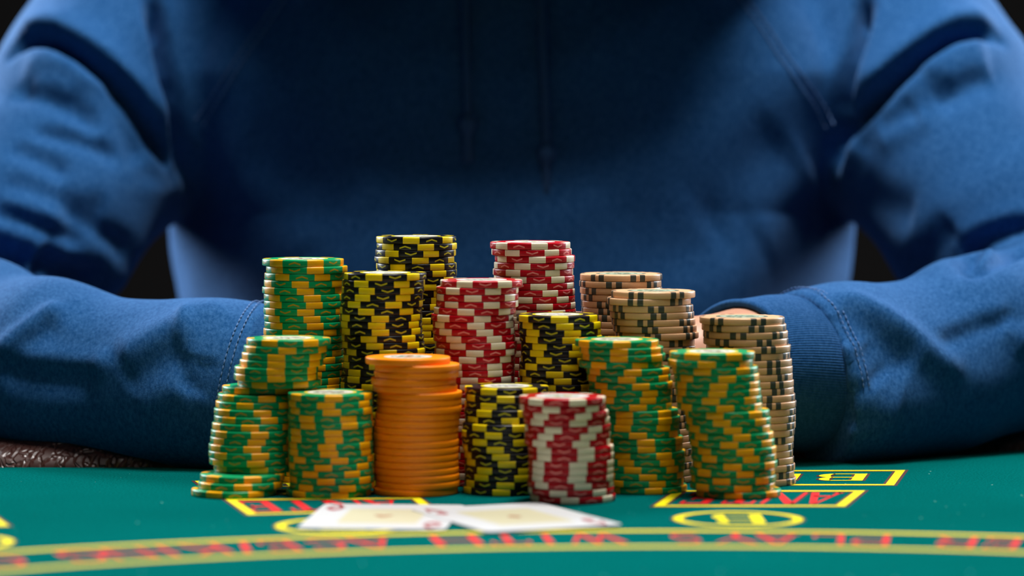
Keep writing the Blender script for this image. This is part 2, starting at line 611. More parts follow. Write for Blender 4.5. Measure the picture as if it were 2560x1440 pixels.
def arc_band(name, r):
    for nm, mt, hw, z in ((name, M['yellow_print'], 0.0029, Z_INK), (name + '_outline', M['brown_print'], 0.0036, Z_OUT)):
        print_mesh(nm, ring_poly(ARC_C[0], ARC_C[1], r + hw, r + hw, 2 * hw, 2 * hw, 0.08 * PI, 0.92 * PI, 96), mt, z)


arc_band('arc_line', ARC_R1)
arc_band('arc_line', ARC_R0)
LINE = [('D', 2960, 100), ('E', 2850, 90), ('A', 2735, 115), ('L', 2625, 85), ('E', 2512, 90), ('R', 2395, 100),
        ('P', 2180, 95), ('L', 2075, 85), ('A', 1945, 115), ('Y', 1845, 110), ('S', 1718, 85),
        ('W', 1495, 140), ('I', 1370, 34), ('T', 1270, 100), ('H', 1140, 115),
        ('A', 928, 115), ('C', 812, 95), ('E', 697, 85), ('/', 610, 50), ('K', 508, 100), ('I', 415, 34), ('N', 318, 112), ('G', 200, 112),
        ('O', -5, 112), ('R', -125, 105), ('H', -330, 115), ('I', -420, 34), ('G', -520, 112), ('H', -640, 115), ('E', -750, 85), ('R', -860, 100)]
rm = (ARC_R0 + ARC_R1) / 2 + 0.001
slogan = None
for ch, px, wd in LINE:
    # find the arc angle whose middle radius shows at that lateral pixel
    lo, hi = 0.05 * PI, 0.95 * PI
    for _ in range(40):
        t = (lo + hi) / 2
        X, Y = ARC_C[0] + rm * math.cos(t), ARC_C[1] + rm * math.sin(t)
        if 1280 + X / Y * F_PX > px:
            lo = t
        else:
            hi = t
    wm = wd * Y / F_PX
    tr = np.array([math.sin(t), -math.cos(t)])
    ra = np.array([math.cos(t), math.sin(t)])
    quads = []
    for poly in GL_THIN[ch]:
        quads.append([np.array([X, Y]) - (u - 0.5) * wm * tr - (v - 0.5) * 0.031 * ra for u, v in poly])
    l = print_mesh('arc_letter', quads, M['red_print'], Z_INK)
# ------------------------------------------------------------------ person in a blue hooded sweatshirt
def smin(a, b_, k):
    h = np.clip(0.5 + 0.5 * (b_ - a) / k, 0, 1)
    return b_ + (a - b_) * h - k * h * (1 - h)


def capsule(p, a, b_, ra, rb):
    a, b_ = np.array(a, float), np.array(b_, float)
    d = b_ - a
    t = np.clip(((p - a) @ d) / (d @ d), 0, 1)
    q = p - (a + t[:, None] * d)
    return np.sqrt((q * q).sum(1)) - (ra + t * (rb - ra))


def chain(p, pts, k=0.02):
    out = None
    for (a, ra), (b_, rb) in zip(pts[:-1], pts[1:]):
        s = capsule(p, a, b_, ra, rb)
        out = s if out is None else smin(out, s, k)
    return out


def ellipsoid(p, c, r):
    r = np.array(r)
    q = (p - np.array(c)) / r
    k0 = np.sqrt((q * q).sum(1)) + 1e-9
    q2 = q / r
    k1 = np.sqrt((q2 * q2).sum(1)) + 1e-9
    return k0 * (k0 - 1) / k1


TZ = [-0.30, 0.0, 0.07, 0.12, 0.17, 0.22, 0.26, 0.29, 0.33, 0.40]
TA = [0.190, 0.196, 0.205, 0.214, 0.208, 0.192, 0.168, 0.125, 0.080, 0.062]
TB = [0.118, 0.138, 0.139, 0.130, 0.118, 0.114, 0.102, 0.088, 0.072, 0.062]
TY = [1.985, 1.958, 1.955, 1.955, 1.955, 1.955, 1.962, 1.972, 1.985, 1.99]


TD = np.linspace(-0.40, 0.50, 451)
_k = np.exp(-np.linspace(-2.5, 2.5, 61) ** 2 / 2)
_k /= _k.sum()


def soft(tab):
    return np.convolve(np.pad(np.interp(TD, TZ, tab), 30, mode='edge'), _k, mode='valid')


SA, SB, SY = soft(TA), soft(TB), soft(TY)


def torso(p):
    z = p[:, 2]
    a, b_, yc = np.interp(z, TD, SA), np.interp(z, TD, SB), np.interp(z, TD, SY)
    n_ = 3.2
    tp = np.clip((p[:, 1] - 1.845) / 0.15, 0, 1)
    low = np.clip((0.20 - z) / 0.08, 0, 1)
    a = a * (1 - 0.22 * low * (1 - tp * tp * (3 - 2 * tp)))
    ax, ay = np.abs(p[:, 0]) / a, np.abs(p[:, 1] - yc) / b_
    k0 = (ax ** n_ + ay ** n_) ** (1 / n_) + 1e-9
    g = k0 ** (1 - n_) * np.sqrt((ax ** (n_ - 1) / a) ** 2 + (ay ** (n_ - 1) / b_) ** 2) + 1e-6
    s = (k0 - 1) / g
    return np.maximum(np.maximum(s, -0.30 - z), z - 0.345)


ARM = {
    -1: dict(up=[((-0.207, 1.965, 0.235), 0.074), ((-0.240, 1.925, 0.175), 0.066), ((-0.277, 1.872, 0.115), 0.058), ((-0.340, 1.812, 0.066), 0.054)],
             fore=[((-0.340, 1.808, 0.058), 0.051), ((-0.288, 1.730, 0.0500), 0.0465), ((-0.236, 1.676, 0.0445), 0.0420), ((-0.178, 1.647, 0.0400), 0.0365), ((-0.150, 1.638, 0.0405), 0.0378), ((-0.122, 1.629, 0.0410), 0.0380)]),
    1: dict(up=[((0.209, 1.965, 0.235), 0.073), ((0.242, 1.925, 0.175), 0.066), ((0.278, 1.872, 0.115), 0.058), ((0.340, 1.812, 0.070), 0.054)],
            fore=[((0.340, 1.812, 0.066), 0.052), ((0.248, 1.727, 0.052), 0.0455), ((0.190, 1.688, 0.0435), 0.0385), ((0.165, 1.672, 0.0435), 0.0400), ((0.142, 1.657, 0.0435), 0.0395)]),
}


CUFF = {-1: ((-0.122, 1.629, 0.0410), (-0.083, 1.621, 0.0412)), 1: ((0.142, 1.657, 0.0435), (0.103, 1.632, 0.0480))}
WRIST = {}
for sg in (-1, 1):
    a_, b_ = np.array(CUFF[sg][0]), np.array(CUFF[sg][1])
    d_ = (b_ - a_) / np.linalg.norm(b_ - a_)
    s_ = np.cross(d_, [0, 0, 1.0])
    WRIST[sg] = (a_, d_, np.cross(s_ / np.linalg.norm(s_), d_))


def hoodie_sdf(p):
    s = torso(p)
    for sg in (-1, 1):
        # shoulder slope
        sh = capsule(p, (sg * 0.05, 1.985, 0.300), (sg * 0.20, 1.972, 0.246), 0.055, 0.062)
        s = smin(s, sh, 0.03)
    for sg in (-1, 1):
        arm = smin(chain(p, ARM[sg]['up'], 0.03), chain(p, ARM[sg]['fore'], 0.02), 0.012)
        bulge = capsule(p, *(((-0.262, 1.672, 0.030), (-0.140, 1.624, 0.020)) if sg < 0 else ((0.222, 1.690, 0.030), (0.165, 1.648, 0.020))), 0.026, 0.018)
        arm = smin(arm, bulge, 0.03)
        a_, d_, u_ = WRIST[sg]
        arm = np.maximum(arm, (p - a_) @ (d_ - 0.18 * u_) + 0.005)          # the sleeve ends at the cuff seam
        s = smin(s, arm, 0.012)
    return s


def surface_nets(fn, lo, hi, step):
    lo, hi = np.array(lo), np.array(hi)
    n_ = np.ceil((hi - lo) / step).astype(int) + 1
    ax = [lo[i] + step * np.arange(n_[i]) for i in range(3)]
    V = np.empty(n_, np.float32)
    yy, zz = np.meshgrid(ax[1], ax[2], indexing='ij')
    sl = 24
    for i0 in range(0, n_[0], sl):
        xs_ = ax[0][i0:i0 + sl]
        P = np.empty((len(xs_), n_[1], n_[2], 3))
        P[..., 0] = xs_[:, None, None]
        P[..., 1] = yy
        P[..., 2] = zz
        V[i0:i0 + sl] = fn(P.reshape(-1, 3)).reshape(len(xs_), n_[1], n_[2])
    S = V < 0
    c = [S[i:n_[0] - 1 + i, j:n_[1] - 1 + j, k:n_[2] - 1 + k] for i in (0, 1) for j in (0, 1) for k in (0, 1)]
    tot = sum(x.astype(np.int8) for x in c)
    cells = np.argwhere((tot > 0) & (tot < 8))
    idx = -np.ones(n_ - 1, int)
    idx[tuple(cells.T)] = np.arange(len(cells))
    acc = np.zeros((len(cells), 3))
    cnt = np.zeros(len(cells))
    corners = [(i, j, k) for i in (0, 1) for j in (0, 1) for k in (0, 1)]
    for a in corners:
        for d in range(3):
            if a[d]:
                continue
            b_ = list(a)
            b_[d] = 1
            va = V[tuple((cells + a).T)]
            vb = V[tuple((cells + b_).T)]
            m = (va < 0) != (vb < 0)
            t = np.where(m, va / np.where(m, va - vb, 1), 0)
            pos = np.array(a, float) + np.outer(t, np.eye(3)[d])
            acc[m] += pos[m]
            cnt[m] += 1
    verts = lo + step * (cells + acc / cnt[:, None])
    faces = []
    for d in range(3):
        e, f = (d + 1) % 3, (d + 2) % 3
        s0 = [slice(1, -1)] * 3
        s0[d] = slice(0, -1)
        s1 = list(s0)
        s1[d] = slice(1, None)
        A, B = S[tuple(s0)], S[tuple(s1)]
        m = np.argwhere(A != B)
        off = np.ones(3, int)
        off[d] = 0
        g = m + off
        flip = A[tuple(m.T)]
        ue, uf = np.eye(3, dtype=int)[e], np.eye(3, dtype=int)[f]
        q = np.stack([idx[tuple((g - ue - uf).T)], idx[tuple((g - uf).T)], idx[tuple(g.T)], idx[tuple((g - ue).T)]], 1)
        q[~flip] = q[~flip][:, ::-1]
        faces.append(q)
    return verts, np.concatenate(faces)


def grad(fn, p, e=0.0008):
    g = np.empty_like(p)
    for i in range(3):
        d = np.zeros(3)
        d[i] = e
        g[:, i] = (fn(p + d) - fn(p - d)) / (2 * e)
    return g


def project(fn, p, it=2):
    for _ in range(it):
        g = grad(fn, p)
        s = fn(p)
        p = p - g * (s / np.maximum((g * g).sum(1), 0.05))[:, None]
    return p


def np_mesh(name, verts, faces, mat, parent):
    me = bpy.data.meshes.new(name)
    me.vertices.add(len(verts))
    me.vertices.foreach_set('co', np.ascontiguousarray(verts, np.float32).ravel())
    k = faces.shape[1]
    me.loops.add(faces.size)
    me.loops.foreach_set('vertex_index', faces.astype(np.int32).ravel())
    me.polygons.add(len(faces))
    me.polygons.foreach_set('loop_start', np.arange(0, faces.size, k, dtype=np.int32))
    me.polygons.foreach_set('loop_total', np.full(len(faces), k, np.int32))
    me.update(calc_edges=True)
    me.validate()
    me.polygons.foreach_set('use_smooth', np.ones(len(faces), bool))
    if mat:
        me.materials.append(mat)
    o = bpy.data.objects.new(name, me)
    COL.objects.link(o)
    o.parent = parent
    return o


def subdivide(verts, faces):
    """split each quad in four (positions are averaged, then put back on the surface)"""
    n_ = len(verts)
    E = np.sort(np.concatenate([faces[:, [i, (i + 1) % 4]] for i in range(4)]), 1)
    U, inv = np.unique(E[:, 0] * np.int64(n_) + E[:, 1], return_inverse=True)
    a, b_ = U // n_, U % n_
    mid = (verts[a] + verts[b_]) / 2
    cen = verts[faces].mean(1)
    m = [inv[i * len(faces):(i + 1) * len(faces)] + n_ for i in range(4)]
    c = np.arange(len(faces)) + n_ + len(U)
    out = []
    for i in range(4):
        out.append(np.stack([faces[:, i], m[i], c, m[i - 1]], 1))
    return np.concatenate([verts, mid, cen]), np.concatenate(out)


CAM = np.array([0, 0, CAM_H])


def trace(fn, pts):
    """where the camera's rays through these pixels meet the surface"""
    D = np.array([ray(*p) for p in pts])
    D /= np.linalg.norm(D, axis=1)[:, None]
    t = np.full(len(pts), 1.45)
    for _ in range(120):
        t = np.minimum(t + 0.6 * fn(CAM + D * t[:, None]), 2.3)
    return CAM + D * t[:, None], t < 2.25


def densify(pts, n_):
    pts = np.array(pts, float)
    L = np.concatenate([[0], np.cumsum(np.linalg.norm(np.diff(pts, axis=0), axis=1))])
    s = np.linspace(0, L[-1], n_)
    # smooth through the points
    return np.stack([np.interp(s, L, pts[:, i]) for i in range(pts.shape[1])], 1)


# folds in the cloth: (pixels along the fold, depth in mm [negative = ridge], half-width in mm)
FOLDS = [
    # shoulder folds, image left
    ([(30, 135), (55, 110), (95, 95), (140, 102), (200, 138), (265, 188), (325, 250), (375, 320), (415, 385), (440, 440)], 17, 4.8),
    ([(25, 105), (75, 65), (140, 68), (215, 108), (285, 160), (345, 222), (395, 290), (430, 350)], -7, 11),
    ([(40, 175), (110, 150), (170, 160), (235, 205), (290, 260)], -4, 12),
    ([(372, -40), (382, 20), (400, 90), (420, 180), (438, 260), (452, 330), (465, 400), (472, 470)], 20, 4.5),
    ([(245, 195), (285, 260), (320, 325), (345, 385), (358, 420)], 5, 9),
    ([(15, 228), (65, 232), (115, 240), (165, 264), (215, 300), (260, 345)], 5, 7), ([(70, 218), (130, 222), (180, 245)], -3, 8),
    ([(70, 322), (135, 336), (195, 352), (255, 374), (310, 410)], 5, 6), ([(140, 318), (205, 333), (260, 352)], -2.5, 8),
    ([(20, 365), (70, 385), (110, 400), (150, 425), (180, 440)], 4.5, 7),
    ([(0, 455), (60, 470), (120, 492), (170, 500)], 3, 8), ([(140, 500), (200, 515), (270, 530)], 3.5, 9),
    ([(-40, 518), (0, 530), (50, 545), (110, 568), (170, 590), (230, 625)], 5, 6), ([(0, 505), (60, 520), (130, 545), (190, 570)], -3, 8),
    ([(140, 525), (190, 548), (240, 572), (290, 602), (330, 645)], 4.5, 7),
    ([(-40, 610), (0, 630), (40, 648), (80, 665)], 11, 8), ([(85, 635), (120, 655), (160, 680), (210, 705), (250, 712)], 12, 9),
    ([(20, 600), (80, 620), (130, 640), (190, 670)], -3, 9),
    ([(395, 440), (380, 520), (350, 600), (330, 660)], -3, 16),
    # forearm, image left
    ([(-20, 900), (30, 855), (80, 815), (130, 780), (165, 755)], -4.5, 6), ([(-20, 930), (40, 880), (95, 840), (150, 800)], 2.5, 9),
    ([(0, 884), (70, 893), (140, 902), (220, 908), (290, 914)], -4, 7), ([(0, 915), (80, 922), (170, 932), (260, 938)], 4, 11),
    ([(255, 712), (285, 706), (315, 716)], -2.5, 12),
    ([(285, 905), (330, 880), (390, 845), (450, 815), (500, 800)], -5, 12), ([(300, 960), (360, 930), (420, 900), (470, 880)], 4, 16),
    ([(330, 1020), (370, 985), (420, 960), (470, 950)], -3, 12), ([(480, 990), (500, 940), (520, 890)], 4, 9),
    ([(440, 790), (500, 778), (560, 762)], -3, 12),
    # shoulder folds, image right
    ([(2500, 100), (2470, 85), (2425, 80), (2370, 96), (2310, 135), (2255, 182), (2195, 238), (2140, 292), (2105, 338), (2090, 380)], 17, 4.8),
    ([(2510, 70), (2450, 45), (2385, 58), (2310, 100), (2240, 152), (2180, 205), (2130, 250)], -7, 11),
    ([(2480, 130), (2420, 125), (2360, 145), (2300, 190)], -4, 12),
    ([(2172, -40), (2160, 20), (2143, 90), (2122, 170), (2106, 240), (2094, 310), (2084, 380), (2078, 450)], 20, 4.5),
    ([(2225, 205), (2190, 255), (2165, 320), (2140, 390)], 3, 9),
    ([(2480, 196), (2430, 208), (2380, 235), (2330, 268)], 4, 8), ([(2480, 172), (2420, 185), (2360, 210)], -3, 9),
    ([(2300, 270), (2240, 305), (2190, 330)], 3.5, 9), ([(2330, 285), (2260, 320), (2190, 352)], -3, 8),
    ([(2150, 470), (2180, 500), (2230, 520), (2290, 540)], 3, 12),
    ([(2590, 562), (2530, 578), (2475, 600), (2425, 632), (2385, 665)], 10, 7), ([(2590, 585), (2530, 600), (2480, 622), (2435, 655)], -4, 6),
    ([(2590, 612), (2540, 622), (2490, 640), (2440, 662), (2395, 682)], 9, 7),
    ([(2590, 540), (2500, 560), (2430, 590), (2370, 640)], -3, 9), ([(2390, 560), (2350, 600), (2310, 650), (2280, 690)], 4, 10),
    ([(2100, 540), (2140, 600), (2200, 670)], -2, 12),
    # forearm, image right
    ([(2060, 735), (2130, 755), (2200, 785), (2260, 825), (2310, 870), (2370, 910), (2430, 930)], -6, 9),
    ([(2060, 800), (2120, 815), (2170, 840), (2230, 880), (2290, 930)], 5, 13),
    ([(2330, 865), (2390, 840), (2450, 815), (2510, 800), (2570, 795)], 3.5, 6), ([(2320, 845), (2390, 818), (2460, 790), (2540, 770)], -2.5, 8),
    ([(2510, 800), (2545, 830), (2575, 870)], -3, 8),
    ([(2140, 870), (2180, 920), (2210, 960)], 5, 9), ([(2110, 850), (2140, 900), (2175, 950)], -3.5, 9),
    ([(2130, 1010), (2190, 1030), (2250, 1050)], -3, 14), ([(2120, 960), (2130, 1020), (2140, 1080)], 3, 10),
    # chest: shallow drapes
    ([(600, 330), (680, 400), (780, 480), (880, 560)], 4, 22), ([(540, 380), (640, 470), (740, 560), (800, 640)], -3, 25),
    ([(1980, 330), (1900, 420), (1820, 500), (1740, 570)], 4, 22), ([(2040, 420), (1960, 520), (1880, 600)], -3, 22),
    ([(1000, 500), (1200, 540), (1400, 535), (1550, 500)], -3, 28), ([(1560, 620), (1700, 610), (1850, 560)], 3, 20),
]

person = empty('person', (0, 1.97, -0.30))
tag(person, 'person in a blue hooded sweatshirt with both forearms resting on the table', 'person')


def world_child(o, parent):
    """o's mesh is in world coordinates; parent it without moving it"""
    o.parent = parent
    base = Vector((0, 1.97, -0.30)) if parent is person else Vector((0, 0, 0))
    o.matrix_parent_inverse = Matrix.Translation(-base)
    return o


hv, hf = surface_nets(hoodie_sdf, (-0.40, 1.572, -0.315), (0.40, 2.11, 0.36), 0.0055)
hv = project(hoodie_sdf, hv, 2)
keep_hi = True
hv, hf = subdivide(hv, hf)
hv = project(hoodie_sdf, hv, 2)
nrm = grad(hoodie_sdf, hv)
nrm /= np.linalg.norm(nrm, axis=1)[:, None] + 1e-9
disp = np.zeros(len(hv))
front = nrm[:, 1] < 0.6
for pts, dep, wid in FOLDS:
    dense = densify(pts, 26)
    P3, ok = trace(hoodie_sdf, dense)
    P3 = P3[ok]
    if len(P3) < 2:
        continue
    lo_, hi_ = P3.min(0) - wid * 0.004, P3.max(0) + wid * 0.004
    sel = np.where(front & ((hv > lo_) & (hv < hi_)).all(1))[0]
    if not len(sel):
        continue
    q = hv[sel]
    best = np.full(len(sel), 1e9)
    par = np.zeros(len(sel))
    for i in range(len(P3) - 1):
        a, d = P3[i], P3[i + 1] - P3[i]
        if d @ d > 0.03 ** 2:
            continue                                  # a fold never jumps across a gap
        t = np.clip(((q - a) @ d) / (d @ d + 1e-12), 0, 1)
        dd = ((q - a - t[:, None] * d) ** 2).sum(1)
        m = dd < best
        best[m] = dd[m]
        par[m] = (i + t[m]) / (len(P3) - 1)
    fade = np.clip(np.minimum(par, 1 - par) / 0.18, 0, 1)
    fade = 0.15 + 0.85 * fade * fade * (3 - 2 * fade)
    disp[sel] -= dep * 0.001 * fade * np.exp(-best / (wid * 0.001) ** 2)
# soft unevenness of heavy cotton
x_, y_, z_ = hv.T
disp += 0.0009 * np.sin(31 * x_ + 17 * z_ + 9 * y_) * np.sin(43 * z_ - 13 * x_ + 2) + 0.0006 * np.sin(88 * x_ - 61 * z_ + 1) * np.sin(71 * z_ + 52 * y_)
for sg, sx_ in ((-1, -0.122), (1, 0.142)):                      # the cloth is gathered flat where the cuff is sewn on
    d_ = np.sqrt((hv[:, 0] - sx_) ** 2 + ((hv[:, 1] - (1.657 if sg > 0 else 1.629)) * 1.0) ** 2 + (hv[:, 2] - 0.042) ** 2) - 0.038
    disp *= 0.12 + 0.88 * np.clip(d_ / 0.016, 0, 1)
hv = hv + nrm * disp[:, None]
hoodie = world_child(np_mesh('hooded_sweatshirt', hv, hf, M['fabric'], person), person)
hoodie['label'] = 'blue heathered hooded sweatshirt'


def hoodie_part(o):
    o.parent = hoodie
    o.matrix_parent_inverse = Matrix.Identity(4)
    return o


# cuffs: ribbed tubes with an open mouth
def cuff(a, b_, ra, rb, mouth=0.0):
    a, b_ = np.array(a), np.array(b_)
    d = b_ - a
    L = np.linalg.norm(d)
    d = d / L
    up = np.array([0, 0, 1.0])
    s = np.cross(d, up)
    s /= np.linalg.norm(s)
    up = np.cross(s, d)
    K = 720
    rings = [(-0.010, ra - 0.004, 0), (-0.004, ra - 0.0005, 0.3), (0.0, ra + 0.0004, 1), (L * 0.15, ra + (rb - ra) * 0.10 + 0.0012, 1), (L * 0.35, ra + (rb - ra) * 0.35 + 0.001, 1),
             (L * 0.6, ra + (rb - ra) * 0.65, 1), (L * 0.85, rb - 0.0002, 1), (L - 0.002, rb - 0.0002, 1), (L, rb - 0.0012, 0.5), (L, rb - 0.0028, 0), (L - 0.003, rb - 0.0040, 0),
             (L * 0.5, rb - 0.0042, 0), (L * 0.1, rb - 0.0045, 0)]
    vs, fs = [], []
    for t, r, w_ in rings:
        for k in range(K):
            an = 2 * PI * k / K
            rr = r + w_ * 0.00016 * math.cos(an * 180)
            sk = -0.007 * (1 - math.sin(an)) * max(0.0, 1 - max(t, 0) / (L * 0.7))        # the seam runs aslant
            sk -= mouth * (1 - math.cos(an)) * min(1.0, max(0.0, (t - L * 0.5) / (L * 0.5)))   # the mouth of the cuff is pushed back on the near side
            vs.append(a + d * (t + sk) + (s * math.cos(an) * 1.0 + up * math.sin(an)) * rr)
    for i in range(len(rings) - 1):
        for k in range(K):
            k2 = (k + 1) % K
            fs.append((i * K + k, i * K + k2, (i + 1) * K + k2, (i + 1) * K + k))
    o = mesh_obj('cuff', vs, fs, M['rib'])
    o['label'] = 'ribbed blue sleeve cuff'
    return hoodie_part(o)


cuff(*CUFF[-1], 0.0375, 0.0330)
cuff(*CUFF[1], 0.0390, 0.0358, 0.010)


# stitched seams
def seam(name, P3, nrm_, offs, dash, gap, rad):
    L = np.concatenate([[0], np.cumsum(np.linalg.norm(np.diff(P3, axis=0), axis=1))])
    vs, fs = [], []
    side = np.gradient(P3, axis=0)
    side /= np.linalg.norm(side, axis=1)[:, None] + 1e-9
    lat = np.cross(side, nrm_)
    lat /= np.linalg.norm(lat, axis=1)[:, None] + 1e-9
    for of in offs:
        base = P3 + lat * of + nrm_ * 0.0006
        s = 0.0
        while s + dash < L[-1]:
            p = [np.array([np.interp(s + dash * k, L, base[:, i]) for i in range(3)]) for k in (0, 0.5, 1)]
            j = int(np.searchsorted(L, s))
            j = min(j, len(P3) - 1)
            n_, l_ = nrm_[j], lat[j]
            b0 = len(vs)
            for q, r in zip(p, (0.35, 1.0, 0.35)):
                for k in range(6):
                    an = PI / 3 * k
                    vs.append(q + (n_ * math.sin(an) + l_ * math.cos(an)) * rad * r)
            for i in range(2):
                for k in range(6):
                    fs.append((b0 + i * 6 + k, b0 + i * 6 + (k + 1) % 6, b0 + (i + 1) * 6 + (k + 1) % 6, b0 + (i + 1) * 6 + k))
            s += dash + gap
    o = mesh_obj(name, vs, fs, M['thread'])
    return hoodie_part(o)


def seam_px(name, px, offs, dash, gap, rad):
    P3, ok = trace(hoodie_sdf, densify(px, 60))
    P3 = P3[ok]
    g = grad(hoodie_sdf, P3)
    g /= np.linalg.norm(g, axis=1)[:, None]
    # follow the displaced cloth
    for i in range(len(P3)):
        j = np.argmin(((hv - P3[i]) ** 2).sum(1))
        P3[i] += g[i] * ((hv[j] - P3[i]) @ g[i])
    seam(name, P3, g, offs, dash, gap, rad)


seam_px('raglan_seam', [(1845, -20), (1900, 55), (1950, 128), (2005, 205), (2050, 270), (2080, 325)], (-0.0026, 0.0026), 0.0030, 0.0010, 0.00070)
seam_px('raglan_seam', [(712, -20), (655, 70), (600, 150), (545, 235), (495, 310)], (-0.0026, 0.0026), 0.0030, 0.0010, 0.00070)
for sg in (-1, 1):
    a, b_ = np.array(CUFF[sg][0]), np.array(CUFF[sg][1])
    d = (b_ - a) / np.linalg.norm(b_ - a)
    s = np.cross(d, [0, 0, 1.0])
    s /= np.linalg.norm(s)
    up = np.cross(s, d)
    an = np.linspace(0, 2 * PI, 120)
    rr = 0.0384 if sg < 0 else 0.0404
    dirs = np.cos(an)[:, None] * s + np.sin(an)[:, None] * up
    ring = a - d * 0.005 - d * (0.007 * (1 - np.sin(an)))[:, None]
    pts_ = ring + dirs * rr
    for i in range(len(pts_)):
        q = hv - pts_[i]
        near = np.where((q * q).sum(1) < 0.006 ** 2)[0]
        if len(near):
            pts_[i] = ring[i] + dirs[i] * max(rr, np.median((hv[near] - ring[i]) @ dirs[i]) + 0.0004)
    seam('cuff_seam', pts_, dirs, (-0.0018, 0.0018), 0.0022, 0.0009, 0.00045)


# drawstrings
def drawstring(px, knot_px, tail_px):
    P3, ok = trace(hoodie_sdf, densify(px, 40))
    P3 = P3[ok]
    g = grad(hoodie_sdf, P3)
    g /= np.linalg.norm(g, axis=1)[:, None]
    P3 = P3 + g * 0.0035

    def tube(name, C, rads, parent=None):
        vs, fs = [], []
        for c, r in zip(C, rads):
            for k in range(10):
                t = 2 * PI * k / 10
                vs.append(c + np.array([math.cos(t), math.sin(t), 0]) * r)
        for i in range(len(C) - 1):
            for k in range(10):
                fs.append((i * 10 + k, i * 10 + (k + 1) % 10, (i + 1) * 10 + (k + 1) % 10, (i + 1) * 10 + k))
        fs.append(tuple(range(10))[::-1])
        fs.append(tuple((len(C) - 1) * 10 + k for k in range(10)))
        return mesh_obj(name, vs, fs, M['cord'])
    end = P3[-1]
    body = [*P3]
    rads = [0.0024] * len(P3)
    # knot and frayed end are worked in the same cord
    for dz, r in ((0.001, 0.0030), (0.003, 0.0048), (0.006, 0.0056), (0.009, 0.0046), (0.011, 0.0030), (0.016, 0.0030), (0.024, 0.0036), (tail_px, 0.0042), (tail_px + 0.001, 0.001)):
        body.append(end + np.array([0, -0.001, -dz]))
        rads.append(r)
    return hoodie_part(tube('drawstring', body, rads))


drawstring([(1163, -25), (1164, 60), (1166, 150), (1168, 230), (1170, 285)], None, 0.027)
drawstring([(1352, -25), (1355, 80), (1360, 180), (1364, 280), (1366, 362)], None, 0.030)

# hood, pulled up over the head: an open-faced shell
vs, fs = [], []
HC, HR = np.array((0, 1.902, 0.375)), np.array((0.165, 0.152, 0.150))
NI, NJ = 56, 20
for sh in (1.0, 0.955):
    for i in range(NI):
        t = 2 * PI * i / NI
        for j in range(NJ):
            ph = PI * (0.22 + 0.78 * j / (NJ - 1))               # from the front opening to the back of the head
            p_ = HC + HR * sh * np.array((math.sin(ph) * math.cos(t), -math.cos(ph), math.sin(ph) * math.sin(t)))
            if j == 0:
                p_ += np.array((0.004 * math.cos(3 * t), -0.004, 0))
            p_[2] = max(p_[2], 0.272 + 0.010 * (1 - sh) / 0.045)
            vs.append(p_)
for s in range(2):
    o_ = s * NI * NJ
    for i in range(NI):
        for j in range(NJ - 1):
            a, b_ = o_ + i * NJ + j, o_ + ((i + 1) % NI) * NJ + j
            fs.append((a, b_, b_ + 1, a + 1) if s else (a, a + 1, b_ + 1, b_))
for i in range(NI):
    a, b_ = i * NJ, ((i + 1) % NI) * NJ
    fs.append((a, b_, b_ + NI * NJ, a + NI * NJ))
hoodie_part(mesh_obj('hood', vs, fs, M['fabric']))

# the body itself: head, neck, trunk, arms and hands as one surface
HAND = {}
for sg in (-1, 1):
    wx, wy, wz = CUFF[sg][1]
    H = {'arm': [((sg * 0.20, 1.985, 0.230), 0.040), ((sg * 0.278, 1.885, 0.112), 0.032), ((sg * 0.338, 1.812, 0.062), 0.030), ((sg * 0.243, 1.728 if sg > 0 else 1.686, 0.047), 0.029), ((wx + sg * 0.02, wy + 0.014, wz + 0.001), 0.0275), ((wx - sg * 0.012, wy - 0.006, wz), 0.0265)],
         'palm': [], 'fing': []}
    w0 = np.array((wx - sg * 0.012, wy + 0.006, wz))
    kn = [np.array((sg * 0.042, wy + 0.012 + 0.002 * i, 0.060 - 0.0135 * i)) for i in range(4)]
    for k in kn:
        H['palm'].append((w0 + np.array((0, 0, (k[2] - wz) * 0.6)), k))
    for i, k in enumerate(kn):
        ln = (0.95, 1.05, 1.0, 0.8)[i]
        p1 = k + np.array((-sg * 0.034 * ln, 0.004, -0.002))
        p2 = p1 + np.array((sg * 0.004, 0.021 * ln, -0.003))
        p3 = p2 + np.array((sg * 0.017 * ln, 0.006, -0.001))
        H['fing'].append([(k, 0.0095), (p1, 0.0085), (p2, 0.0080), (p3, 0.0070)])
    th0 = w0 + np.array((-sg * 0.012, -0.004, 0.010))
    H['fing'].append([(th0, 0.011), (th0 + np.array((-sg * 0.026, -0.006, 0.008)), 0.010), (th0 + np.array((-sg * 0.050, -0.002, 0.010)), 0.0085), (th0 + np.array((-sg * 0.066, 0.004, 0.008)), 0.0072)])
    HAND[sg] = H
HEAD = np.array((-0.004, 1.885, 0.362))


